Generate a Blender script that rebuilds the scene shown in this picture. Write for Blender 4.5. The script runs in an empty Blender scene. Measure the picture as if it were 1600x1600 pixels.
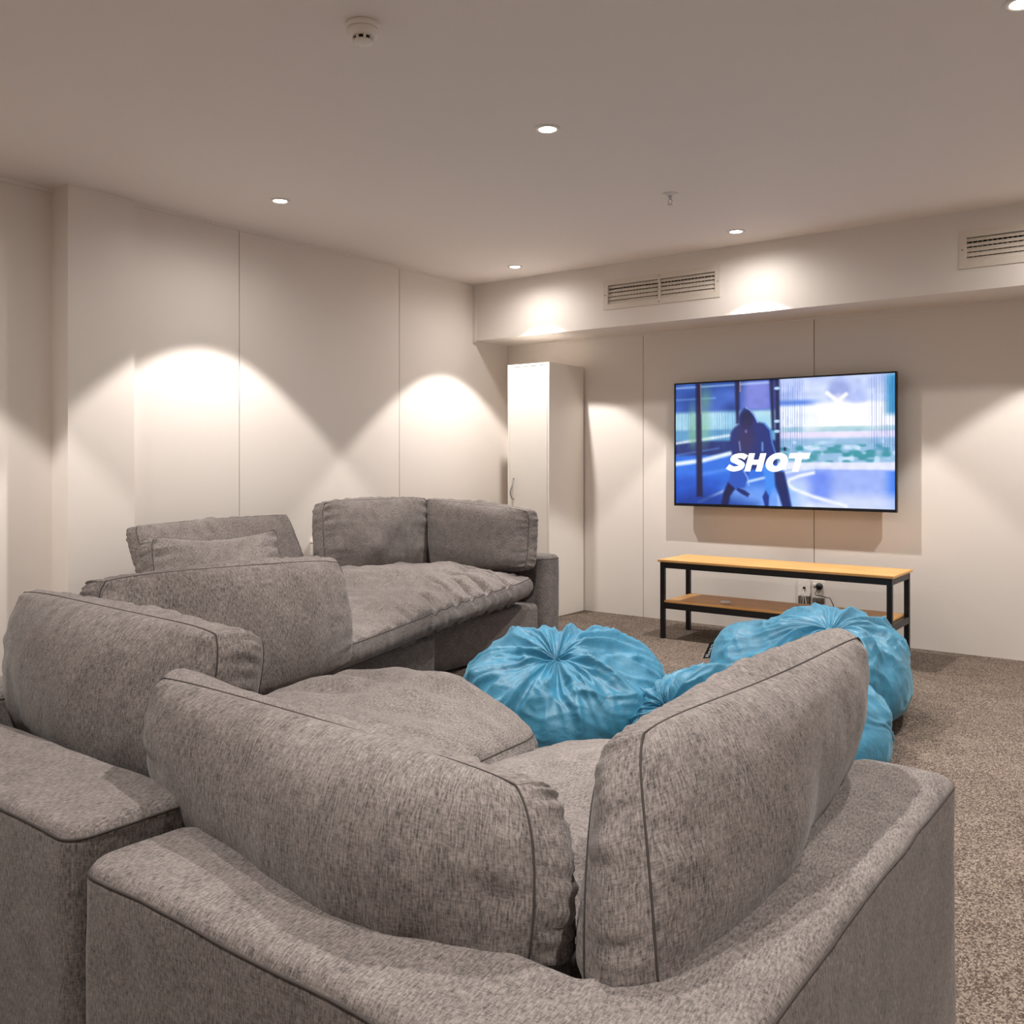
import bpy, bmesh, math, random
import numpy as np
from mathutils import Vector, noise, Matrix

S = bpy.context.scene
COL = S.collection
PI = math.pi

# ------------------------------------------------------------------ camera
CAMZ = 1.12
YAW = math.radians(37.1)
cy_, sy_ = math.cos(YAW), math.sin(YAW)
FPX = 1437.0
cam_d = bpy.data.cameras.new('camera'); cam = bpy.data.objects.new('camera', cam_d); COL.objects.link(cam)
cam.location = (0, 0, CAMZ); cam.rotation_euler = (PI/2, 0, YAW)
cam_d.sensor_width = 36; cam_d.lens = FPX/1600*36; cam_d.shift_y = -80/1600
cam_d.clip_start = 0.02
S.camera = cam

def ray(px, py):
    r = px-800.0; return Vector((r*cy_-FPX*sy_, r*sy_+FPX*cy_, 720.0-py))
def aX(px, py, X): d = ray(px, py); return Vector((0, 0, CAMZ))+d*(X/d.x)
def aY(px, py, Y): d = ray(px, py); return Vector((0, 0, CAMZ))+d*(Y/d.y)
def aZ(px, py, z): d = ray(px, py); return Vector((0, 0, CAMZ))+d*((z-CAMZ)/d.z)

# ------------------------------------------------------------------ materials
def lin(c):
    return tuple(((v/255)/12.92 if v/255 <= .04045 else ((v/255+.055)/1.055)**2.4) for v in c)+(1,)

def newmat(name):
    m = bpy.data.materials.new(name); m.use_nodes = True
    nt = m.node_tree; return m, nt, nt.nodes['Principled BSDF']

def plain(name, rgb, rough=.5, metal=0, emit=None, es=1, bump=0, bscale=200, spec=.5):
    m, nt, b = newmat(name)
    b.inputs['Base Color'].default_value = lin(rgb)
    b.inputs['Roughness'].default_value = rough
    b.inputs['Metallic'].default_value = metal
    b.inputs['Specular IOR Level'].default_value = spec
    if emit:
        b.inputs['Emission Color'].default_value = lin(emit); b.inputs['Emission Strength'].default_value = es
    if bump:
        tc = nt.nodes.new('ShaderNodeTexCoord'); n = nt.nodes.new('ShaderNodeTexNoise'); n.inputs['Scale'].default_value = bscale
        n.inputs['Detail'].default_value = 3
        bp = nt.nodes.new('ShaderNodeBump'); bp.inputs['Strength'].default_value = bump; bp.inputs['Distance'].default_value = .002
        nt.links.new(tc.outputs['Object'], n.inputs['Vector']); nt.links.new(n.outputs['Fac'], bp.inputs['Height'])
        nt.links.new(bp.outputs['Normal'], b.inputs['Normal'])
    return m

def fabric(name, dark, light, streak=1.0):
    m, nt, b = newmat(name); L = nt.links.new
    uv = nt.nodes.new('ShaderNodeUVMap'); uv.uv_map = 'UVMap'
    def nz(sx, sy, detail=2, rough=.6):
        mp = nt.nodes.new('ShaderNodeMapping'); mp.inputs['Scale'].default_value = (sx, sy, 1)
        n = nt.nodes.new('ShaderNodeTexNoise'); n.inputs['Scale'].default_value = 1
        n.inputs['Detail'].default_value = detail; n.inputs['Roughness'].default_value = rough
        L(uv.outputs['UV'], mp.inputs['Vector']); L(mp.outputs['Vector'], n.inputs['Vector']); return n.outputs['Fac']
    a = nz(330, 85, 3); c = nz(100, 420, 2); d = nz(900, 900, 1); e = nz(22, 16, 3)
    def mth(op, x, y):
        q = nt.nodes.new('ShaderNodeMath'); q.operation = op
        for i, v in enumerate((x, y)):
            if isinstance(v, (int, float)): q.inputs[i].default_value = v
            else: L(v, q.inputs[i])
        return q.outputs[0]
    s = mth('ADD', mth('MULTIPLY', a, 1.5), mth('MULTIPLY', c, .75))
    s = mth('ADD', s, mth('MULTIPLY', d, .6)); s = mth('ADD', s, mth('MULTIPLY', e, .45))
    s = mth('DIVIDE', s, 3.3)
    cr = nt.nodes.new('ShaderNodeValToRGB'); L(s, cr.inputs['Fac'])
    cr.color_ramp.elements[0].position = .36; cr.color_ramp.elements[0].color = lin(dark)
    cr.color_ramp.elements[1].position = .62; cr.color_ramp.elements[1].color = lin(light)
    L(cr.outputs['Color'], b.inputs['Base Color'])
    b.inputs['Roughness'].default_value = .95; b.inputs['Specular IOR Level'].default_value = .15
    b.inputs['Sheen Weight'].default_value = .12; b.inputs['Sheen Roughness'].default_value = .5
    bp = nt.nodes.new('ShaderNodeBump'); bp.inputs['Strength'].default_value = .35; bp.inputs['Distance'].default_value = .0015
    L(s, bp.inputs['Height'])
    tc = nt.nodes.new('ShaderNodeTexCoord'); n2 = nt.nodes.new('ShaderNodeTexNoise'); n2.inputs['Scale'].default_value = 9
    n2.inputs['Detail'].default_value = 3; L(tc.outputs['Object'], n2.inputs['Vector'])
    bp2 = nt.nodes.new('ShaderNodeBump'); bp2.inputs['Strength'].default_value = .35; bp2.inputs['Distance'].default_value = .02
    L(n2.outputs['Fac'], bp2.inputs['Height']); L(bp.outputs['Normal'], bp2.inputs['Normal']); L(bp2.outputs['Normal'], b.inputs['Normal'])
    return m

def satin(name, rgb):
    m, nt, b = newmat(name); L = nt.links.new
    tc = nt.nodes.new('ShaderNodeTexCoord'); n = nt.nodes.new('ShaderNodeTexNoise'); n.inputs['Scale'].default_value = 14
    n.inputs['Detail'].default_value = 5; n.inputs['Roughness'].default_value = .6; n.inputs['Distortion'].default_value = 1.2
    L(tc.outputs['Object'], n.inputs['Vector'])
    cr = nt.nodes.new('ShaderNodeValToRGB'); L(n.outputs['Fac'], cr.inputs['Fac'])
    cr.color_ramp.elements[0].position = .3; cr.color_ramp.elements[0].color = lin([c*.88 for c in rgb])
    cr.color_ramp.elements[1].position = .7; cr.color_ramp.elements[1].color = lin([min(255, c*1.07) for c in rgb])
    L(cr.outputs['Color'], b.inputs['Base Color'])
    b.inputs['Roughness'].default_value = .47; b.inputs['Specular IOR Level'].default_value = .55
    b.inputs['Sheen Weight'].default_value = .42; b.inputs['Sheen Roughness'].default_value = .35
    b.inputs['Sheen Tint'].default_value = lin((150, 205, 225))
    bp = nt.nodes.new('ShaderNodeBump'); bp.inputs['Strength'].default_value = .35; bp.inputs['Distance'].default_value = .012
    L(n.outputs['Fac'], bp.inputs['Height']); L(bp.outputs['Normal'], b.inputs['Normal'])
    return m

def carpet_mat():
    m, nt, b = newmat('loop carpet'); L = nt.links.new
    tc = nt.nodes.new('ShaderNodeTexCoord')
    v = nt.nodes.new('ShaderNodeTexVoronoi'); v.inputs['Scale'].default_value = 210
    mp = nt.nodes.new('ShaderNodeMapping'); mp.inputs['Scale'].default_value = (1.25, .8, 1)
    L(tc.outputs['Object'], mp.inputs['Vector']); L(mp.outputs['Vector'], v.inputs['Vector'])
    n = nt.nodes.new('ShaderNodeTexNoise'); n.inputs['Scale'].default_value = 6; n.inputs['Detail'].default_value = 4
    L(tc.outputs['Object'], n.inputs['Vector'])
    mx = nt.nodes.new('ShaderNodeMath'); mx.operation = 'MULTIPLY_ADD'
    sep = nt.nodes.new('ShaderNodeSeparateColor'); L(v.outputs['Color'], sep.inputs['Color'])
    L(sep.outputs[0], mx.inputs[0]); mx.inputs[1].default_value = .75
    m3 = nt.nodes.new('ShaderNodeMath'); m3.operation = 'MULTIPLY'; L(n.outputs['Fac'], m3.inputs[0]); m3.inputs[1].default_value = .35
    L(m3.outputs[0], mx.inputs[2])
    cr = nt.nodes.new('ShaderNodeValToRGB'); L(mx.outputs[0], cr.inputs['Fac'])
    e = cr.color_ramp.elements
    e[0].position = .1; e[0].color = lin((60, 50, 45)); e[1].position = .95; e[1].color = lin((144, 131, 120))
    k = e.new(.45); k.color = lin((94, 82, 74))
    L(cr.outputs['Color'], b.inputs['Base Color']); b.inputs['Roughness'].default_value = 1; b.inputs['Specular IOR Level'].default_value = .1
    bp = nt.nodes.new('ShaderNodeBump'); bp.inputs['Strength'].default_value = .8; bp.inputs['Distance'].default_value = .004
    bp.invert = True
    L(v.outputs['Distance'], bp.inputs['Height']); L(bp.outputs['Normal'], b.inputs['Normal'])
    return m

def wood_mat(name, c1, c2):
    m, nt, b = newmat(name); L = nt.links.new
    tc = nt.nodes.new('ShaderNodeTexCoord'); mp = nt.nodes.new('ShaderNodeMapping'); mp.inputs['Scale'].default_value = (2.2, 26, 26)
    n = nt.nodes.new('ShaderNodeTexNoise'); n.inputs['Scale'].default_value = 1.6; n.inputs['Detail'].default_value = 5; n.inputs['Distortion'].default_value = .4
    L(tc.outputs['Object'], mp.inputs['Vector']); L(mp.outputs['Vector'], n.inputs['Vector'])
    cr = nt.nodes.new('ShaderNodeValToRGB'); L(n.outputs['Fac'], cr.inputs['Fac'])
    cr.color_ramp.elements[0].position = .3; cr.color_ramp.elements[0].color = lin(c1)
    cr.color_ramp.elements[1].position = .7; cr.color_ramp.elements[1].color = lin(c2)
    L(cr.outputs['Color'], b.inputs['Base Color']); b.inputs['Roughness'].default_value = .45
    return m

M = {}
M['wall'] = plain('painted wall panel', (227, 219, 212), .5, bump=.04, bscale=120)
M['ceiling'] = plain('painted ceiling', (232, 224, 219), .7, bump=.03, bscale=90)
M['gap'] = plain('dark joint', (96, 86, 76), .9)
M['fabric'] = fabric('heathered grey upholstery', (42, 38, 37), (143, 134, 130))
M['seam'] = plain('grey piping', (58, 51, 48), .95)
M['satin'] = satin('blue satin velvet', (50, 118, 148))
M['carpet'] = carpet_mat()
M['wood'] = wood_mat('bamboo wood', (206, 150, 84), (232, 184, 118))
M['black'] = plain('black powder coated steel', (22, 20, 22), .4)
M['white'] = plain('white laminate', (236, 230, 222), .35)
M['plastic'] = plain('white plastic', (232, 226, 218), .35)
M['grille'] = plain('painted metal grille', (218, 208, 196), .45)
M['void'] = plain('dark duct interior', (30, 24, 20), .9)
M['chrome'] = plain('brushed chrome', (200, 200, 205), .2, 1)
M['lamp'] = plain('lamp glass', (255, 250, 240), .3, emit=(255, 250, 240), es=22)
M['blackp'] = plain('black rubber', (18, 16, 16), .45)
M['cablew'] = plain('white cable', (205, 200, 195), .5)
M['bezel'] = plain('glossy black bezel', (12, 12, 20), .25)
M['letter'] = plain('white caption', (255, 255, 255), .5, emit=(255, 255, 255), es=1.15)
M['tagw'] = plain('white woven letters', (220, 220, 220), .8)

# ------------------------------------------------------------------ object helpers
def link(name, me, mat, parent=None, smooth=False, loc=None):
    o = bpy.data.objects.new(name, me); COL.objects.link(o)
    if mat is not None: me.materials.append(mat)
    if parent: o.parent = parent
    if smooth:
        for p in me.polygons: p.use_smooth = True
    return o
def tag(o, label=None, cat=None, group=None, kind=None):
    if label: o['label'] = label
    if cat: o['category'] = cat
    if group: o['group'] = group
    if kind: o['kind'] = kind
    return o
def empty(name, loc, label=None, cat=None, group=None, kind=None):
    o = bpy.data.objects.new(name, None); COL.objects.link(o); o.location = loc; o.empty_display_size = .05
    return tag(o, label, cat, group, kind)
def mesh_from(name, V, F):
    me = bpy.data.meshes.new(name); me.from_pydata([tuple(v) for v in V], [], F); me.update(); return me

class MB:
    def __init__(s): s.V = []; s.F = []
    def box(s, a, b):
        x0, y0, z0 = [min(a[i], b[i]) for i in range(3)]; x1, y1, z1 = [max(a[i], b[i]) for i in range(3)]
        n = len(s.V)
        s.V += [(x0,y0,z0),(x1,y0,z0),(x1,y1,z0),(x0,y1,z0),(x0,y0,z1),(x1,y0,z1),(x1,y1,z1),(x0,y1,z1)]
        s.F += [(n,n+3,n+2,n+1),(n+4,n+5,n+6,n+7),(n,n+1,n+5,n+4),(n+1,n+2,n+6,n+5),(n+2,n+3,n+7,n+6),(n+3,n,n+4,n+7)]
        return s
    def tube(s, pts, r, seg=8, closed=False):
        pts = [Vector(p) for p in pts]; N = len(pts); rings = []
        up = Vector((0, 0, 1))
        for i in range(N):
            if closed: t = pts[(i+1) % N]-pts[i-1]
            else: t = pts[min(i+1, N-1)]-pts[max(i-1, 0)]
            if t.length < 1e-9: t = Vector((1, 0, 0))
            t.normalize()
            a = up.cross(t)
            if a.length < .15: a = Vector((1, 0, 0)).cross(t)
            a.normalize(); b = t.cross(a)
            n = len(s.V); rr = r[i] if isinstance(r, (list, tuple)) else r
            for k in range(seg):
                th = 2*PI*k/seg; s.V.append(tuple(pts[i]+a*rr*math.cos(th)+b*rr*math.sin(th)))
            rings.append(n)
        for i in range(N if closed else N-1):
            a, b = rings[i], rings[(i+1) % N]
            for k in range(seg): s.F.append((a+k, a+(k+1) % seg, b+(k+1) % seg, b+k))
        if not closed:
            s.F.append(tuple(rings[0]+k for k in range(seg))[::-1]); s.F.append(tuple(rings[-1]+k for k in range(seg)))
        return s
    def lathe(s, prof, c, seg=32):
        rings = []
        for (r, z) in prof:
            n = len(s.V); rings.append(n)
            for k in range(seg):
                th = 2*PI*k/seg; s.V.append((c[0]+r*math.cos(th), c[1]+r*math.sin(th), c[2]+z))
        for a, b in zip(rings, rings[1:]):
            for k in range(seg): s.F.append((a+k, a+(k+1) % seg, b+(k+1) % seg, b+k))
        s.F.append(tuple(rings[0]+k for k in range(seg))); s.F.append(tuple(rings[-1]+k for k in range(seg))[::-1])
        return s
    def build(s, name, mat, parent=None, bevel=0, smooth=False, org=None):
        """org: world location the mesh is centred on (also parent's location when parent given)"""
        o0 = Vector(parent.location) if parent and org is None else Vector(org or (0, 0, 0))
        if parent and parent.parent: o0 = Vector(parent.parent.location)
        V = [Vector(v)-o0 for v in s.V]
        me = mesh_from(name, V, s.F)
        bm = bmesh.new(); bm.from_mesh(me); bmesh.ops.recalc_face_normals(bm, faces=bm.faces)
        if bevel: bmesh.ops.bevel(bm, geom=bm.edges[:], offset=bevel, segments=2, affect='EDGES', clamp_overlap=True)
        bm.to_mesh(me); bm.free()
        o = link(name, me, mat, parent, smooth)
        if not parent: o.location = o0
        return o

# ------------------------------------------------------------------ room shell
H = 2.457; WX = -4.45; TY = 5.83; BY = 5.40; BZ = 2.03
RX = 2.3; NY = -1.9
def struct(name, mb, mat):
    o = mb.build(name, mat); o['kind'] = 'structure'; return o
struct('floor', MB().box((-4.9, NY-.2, -.1), (RX+.2, TY+.25, 0)), M['carpet'])
struct('ceiling', MB().box((-4.9, NY-.2, H), (RX+.2, TY+.25, H+.1)), M['ceiling'])
s1 = aX(374, 600, WX).y; s2 = aX(624, 600, WX).y
w = MB()
ys = [2.5, s1, s2, TY]
for a, b in zip(ys, ys[1:]): w.box((WX-.02, a+(.0025 if a > 2.6 else 0), 0), (WX, b-.0025, H))
wl = struct('wall_left', w, M['wall'])
struct('wall_left_joint', MB().box((WX-.2, 2.5, 0), (WX-.0205, TY+.2, H)), M['gap'])
struct('wall_left_near', MB().box((-4.7, NY, 0), (-4.54, 2.262, H)), M['wall'])
cyl = aX(106, 700, -4.385).y; cyr = aX(210, 700, -4.385).y
struct('wall_left_column', MB().box((-4.7, cyl, 0), (-4.385, cyr, H)), M['wall'])
t1 = aY(1005, 600, TY).x; t2 = aY(1272, 600, TY).x
w = MB(); xs = [WX-.02, t1, t2, RX]
for i, (a, b) in enumerate(zip(xs, xs[1:])): w.box((a+(.0025 if i else 0), TY, 0), (b-.0025, TY+.02, H))
struct('wall_tv', w, M['wall'])
struct('wall_tv_joint', MB().box((WX-.2, TY+.0205, 0), (RX+.2, TY+.2, H)), M['gap'])
struct('wall_right', MB().box((RX, NY, 0), (RX+.2, TY+.2, H)), M['wall'])
struct('wall_back', MB().box((-4.9, NY-.2, 0), (RX+.2, NY, H)), M['wall'])
# bulkhead carrying the air ducts, with openings for the vents
def atb(px, py): return aY(px, py, BY)
v1 = (atb(891, 470).x, atb(1041, 450).x, atb(966, 475).z-.0, 0)
def bulkhead():
    w = MB()
    vz0, vz1 = 2.185, 2.315
    ops = [(-3.262, -2.478), (-1.03, -.25)]
    x = WX
    for (a, b) in ops:
        w.box((x, BY, BZ), (a, BY+.02, H)); w.box((a, BY, BZ), (b, BY+.02, vz0)); w.box((a, BY, vz1), (b, BY+.02, H)); x = b
    w.box((x, BY, BZ), (RX, BY+.02, H))
    w.box((WX, BY+.02, BZ), (RX, TY, BZ+.02))
    return w, ops, vz0, vz1
ax0 = atb(889, 462); ax1 = atb(1041, 443)
bw, OPS, VZ0, VZ1 = bulkhead()
struct('wall_bulkhead', bw, M['wall'])
struct('trim_1', MB().box((WX-.001, BY-.012, BZ-.012), (WX+.03, BY+.0, H)), M['wall'])
struct('trim_2', MB().box((WX, TY-.012, BZ-.012), (RX, TY, BZ)), M['wall'])
# small cornice beads under the ceiling
struct('trim_3', MB().box((WX, cyr, H-.012), (WX+.012, BY, H)).box((-4.54, NY, H-.02), (-4.52, cyl, H)), M['wall'])

# ------------------------------------------------------------------ vents
def vent(a, b, label):
    cx = (a+b)/2; r = empty('air_vent', (cx, BY, (VZ0+VZ1)/2), label, 'air vent', 'air vents in the bulkhead')
    f = MB(); y0, y1 = BY-.006, BY
    f.box((a-.035, y0, VZ0-.035), (b+.035, y1, VZ0)); f.box((a-.035, y0, VZ1), (b+.035, y1, VZ1+.035))
    f.box((a-.035, y0, VZ0), (a, y1, VZ1)); f.box((b, y0, VZ0), (b+.035, y1, VZ1))
    f.box((cx-.006, y0, VZ0), (cx+.006, y1+.02, VZ1))
    f.build('vent_frame', M['grille'], r)
    MB().box((a, BY+.06, VZ0), (b, BY+.065, VZ1)).box((a, BY+.02, VZ1), (b, BY+.06, VZ1+.004)).box((a, BY+.02, VZ0-.004), (b, BY+.06, VZ0)).build('duct', M['void'], r)
    n = 5; dz = (VZ1-VZ0)/n
    for k in range(n):
        z = VZ0+dz*(k+.5)
        s = MB(); nn = len(s.V)
        h = dz*(.33 if k >= 3 else .42)
        for x in (a, b):
            s.V += [(x, BY+.002, z-h), (x, BY+.004, z-h-.001), (x, BY+.014, z+h), (x, BY+.012, z+h+.001)]
        s.F += [(0,1,5,4),(1,2,6,5),(2,3,7,6),(3,0,4,7),(0,3,2,1),(4,5,6,7)]
        s.build('louvre', M['grille'], r)
    v = MB(); x = a+.02
    while x < b: v.box((x, BY+.035, VZ0), (x+.004, BY+.055, VZ1)); x += .024
    v.build('deflector_blades', M['grille'], r)
    for (x, z) in ((cx, VZ1+.02), (cx, VZ0-.02), (a-.02, (VZ0+VZ1)/2), (b+.02, (VZ0+VZ1)/2)):
        MB().box((x-.003, y0-.002, z-.003), (x+.003, y0, z+.003)).build('screw', M['gap'], r)
vent(*OPS[0], 'long louvred air vent in the bulkhead between the tall cabinet and the television')
vent(*OPS[1], 'louvred air vent in the bulkhead at the right edge of the photo')

# ------------------------------------------------------------------ downlights
SPOTS = [((-3.8, 3.05), 'round recessed ceiling downlight above the left wall beside the corner column'),
 ((-3.8, 5.06), 'round recessed ceiling downlight in the far corner above the tall cabinet'),
 ((-2.12, 3.04), 'large-looking round recessed downlight in the middle of the ceiling'),
 ((-2.19, 5.06), 'round recessed ceiling downlight in front of the bulkhead above the television'),
 ((-.43, 3.04), 'round recessed downlight at the top right corner of the photo'),
 ((-.43, 5.06), 'round downlight beside the bulkhead below the right-hand air vent'),
 ((1.25, 3.05), 'round downlight by the right wall in the middle row'),
 ((1.25, 5.06), 'round downlight by the right wall next to the bulkhead'),
 ((-3.8, 1.3), 'round downlight by the left wall nearest the camera'),
 ((-1.25, 1.95), 'round downlight straight above the nearest sofa corner'),
 ((.45, 1.1), 'round downlight above the carpet right of the sofa'),
 ((-1.25, .1), 'round downlight above the back of the nearest sofa module'),
 ((-3.8, -.96), 'round downlight behind the camera by the left wall'),
 ((1.25, -.96), 'round downlight behind the camera by the right wall')]
WARM = (1.0, .955, .905)
for (x, y), lab in SPOTS:
    if 1:
        r = empty('downlight', (x, y, H), lab, 'ceiling light', 'recessed ceiling downlights')
        MB().lathe([(.048, 0), (.052, 0), (.052, -.003), (.036, -.005), (.034, 0)], (x, y, H), 32).build('trim_ring', M['plastic'], r, smooth=True)
        MB().lathe([(.0, -.0035), (.033, -.0035), (.034, -.001), (0, -.001)], (x, y, H), 32).build('lens', M['lamp'], r)
        def sp(angle, blend, power, rad=.022):
            ld = bpy.data.lights.new('downlight_beam', 'SPOT'); ld.energy = power; ld.color = WARM
            ld.spot_size = math.radians(angle); ld.spot_blend = blend; ld.shadow_soft_size = rad
            lo = bpy.data.objects.new('downlight_beam', ld); COL.objects.link(lo); lo.parent = r; lo.location = (0, 0, -.012-rad)
        sp(90, .17, 104); sp(176, 1.0, 17)

# ------------------------------------------------------------------ smoke detector, sprinkler
p = aZ(567, 38, H)
r = empty('smoke_detector', (p.x, p.y, H), 'round white smoke detector on the ceiling at the top left', 'smoke detector')
MB().lathe([(.05, 0), (.052, -.004), (.052, -.016), (.049, -.018)], p, 40).build('base', M['plastic'], r, smooth=True)
MB().lathe([(.047, -.018), (.05, -.021), (.048, -.032), (.036, -.040), (.030, -.041)], p, 40).build('housing', M['plastic'], r, smooth=True)
MB().lathe([(.026, -.040), (.026, -.052)], p, 32).build('sensing_chamber', M['void'], r, smooth=True)
q = MB()
for k in range(8):
    th = 2*PI*k/8+.2; c = Vector((p.x+.029*math.cos(th), p.y+.029*math.sin(th), 0))
    q.box((c.x-.003, c.y-.003, H-.053), (c.x+.003, c.y+.003, H-.040))
q.build('cage_bars', M['plastic'], r)
MB().lathe([(.031, -.052), (.031, -.056), (.026, -.059), (.004, -.060)], p, 32).build('cap', M['plastic'], r, smooth=True)
p = aZ(1047, 303, H)
r = empty('fire_sprinkler', (p.x, p.y, H), 'small chrome fire sprinkler head hanging from the ceiling', 'sprinkler')
MB().lathe([(.040, 0), (.040, -.003), (.018, -.012), (.012, -.012)], p, 32).build('escutcheon', M['plastic'], r, smooth=True)
q = MB().tube([(p.x, p.y, H-.01), (p.x, p.y, H-.028)], .008)
q.tube([(p.x-.006, p.y, H-.026), (p.x-.012, p.y, H-.038), (p.x-.003, p.y, H-.052)], .002); q.tube([(p.x+.006, p.y, H-.026), (p.x+.012, p.y, H-.038), (p.x+.003, p.y, H-.052)], .002)
q.build('frame', M['chrome'], r, smooth=True)
MB().lathe([(.013, -.052), (.013, -.054), (.003, -.055)], p, 16).build('deflector', M['chrome'], r)

# ------------------------------------------------------------------ tall cabinet
cx0, cx1, cyf, ch = -4.10, -3.73, 5.37, 1.822
r = empty('tall_cabinet', ((cx0+cx1)/2, cyf+.22, 0), 'tall narrow white cabinet in the far corner', 'cabinet')
c = MB(); t = .016
c.box((cx0, cyf, 0), (cx0+t, TY-.01, ch)); c.box((cx1-t, cyf, 0), (cx1, TY-.01, ch)); c.box((cx0+t, cyf, ch-t), (cx1-t, TY-.01, ch))
c.box((cx0+t, cyf, 0), (cx1-t, TY-.01, .06)); c.box((cx0+t, TY-.02, .06), (cx1-t, TY-.01, ch-t)); c.build('body', M['white'], r)
d = MB().box((cx0+t+.002, cyf-.001, .05), (cx1-t-.002, cyf+.016, ch-t-.005)).build('door', M['white'], r, bevel=.001)
hp = aY(801, 764, cyf-.02)
pts = [Vector((cx0+.055, cyf, .99)), Vector((cx0+.055, cyf-.018, .985))]
for k in range(13):
    a = k/12; pts.append(Vector((cx0+.055+.008*math.sin(a*2*PI), cyf-.02-.014*math.sin(a*PI), .98-a*.135)))
pts += [Vector((cx0+.055, cyf, .84))]
MB().tube(pts, .005, 10).build('handle', M['chrome'], d, smooth=True)

# ------------------------------------------------------------------ TV bench
bx0, bx1, by0, by1, bh = -2.76, -1.36, 5.20, 5.585, .497
r = empty('tv_bench', ((bx0+bx1)/2, (by0+by1)/2, 0), 'long low bamboo and black steel bench under the television', 'tv bench')
MB().box((bx0-.012, by0-.012, bh-.014), (bx1+.012, by1+.012, bh)).build('top', M['wood'], r, bevel=.002)
MB().box((bx0+.028, by0+.002, .228), (bx1-.028, by1-.002, .242)).build('shelf', M['wood'], r, bevel=.002)
lw = .028
for x in (bx0, bx1-lw):
    for y in (by0, by1-lw): MB().box((x, y, 0), (x+lw, y+lw, bh-.014)).build('leg', M['black'], r, bevel=.002)
for z0, z1 in ((bh-.052, bh-.014), (.19, .228)):
    for y in (by0, by1-lw): MB().box((bx0+lw, y+.001, z0), (bx1-lw, y+lw-.001, z1)).build('rail', M['black'], r)
    for x in (bx0, bx1-lw): MB().box((x+.001, by0+lw, z0), (x+lw-.001, by1-lw, z1)).build('rail', M['black'], r)
# little white thing on the shelf
p = aZ(1133, 942, .245)
r = empty('remote_receiver', (p.x, p.y, .242), 'small white rounded plastic gadget lying on the bench shelf', 'gadget')
MB().lathe([(.026, 0), (.032, .003), (.032, .010), (.024, .016), (.006, .018)], (p.x, p.y, .242), 24).build('housing', M['plastic'], r, smooth=True)
MB().box((p.x+.03, p.y-.006, .242), (p.x+.055, p.y+.006, .250)).build('plug', M['plastic'], r, bevel=.002)

# ------------------------------------------------------------------ television
tx0, tx1, tz0, tz1, ty = -2.93, -1.47, .812, 1.652, 5.725
r = empty('television', ((tx0+tx1)/2, ty, tz0), 'large flat television on the wall showing a blue picture with the caption SHOT', 'television')
b = MB(); bz = .010
b.box((tx0, ty, tz0), (tx1, ty+.030, tz0+.018)); b.box((tx0, ty, tz1-bz), (tx1, ty+.030, tz1))
b.box((tx0, ty, tz0+.018), (tx0+bz, ty+.030, tz1-bz)); b.box((tx1-bz, ty, tz0+.018), (tx1, ty+.030, tz1-bz))
b.build('bezel', M['bezel'], r)
MB().box((tx0+.005, ty+.012, tz0+.005), (tx1-.005, ty+.034, tz1-.005)).box((tx0+.25, ty+.034, tz0+.10), (tx1-.25, ty+.058, tz0+.5)).build('back_housing', M['blackp'], r)
MB().box((tx0+.45, ty+.058, tz0+.2), (tx1-.45, TY, tz0+.5)).build('wall_mount', M['black'], r)
sx0, sx1, sz0, sz1 = tx0+bz, tx1-bz, tz0+.018, tz1-bz
NX, NZ = 470, 264
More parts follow.
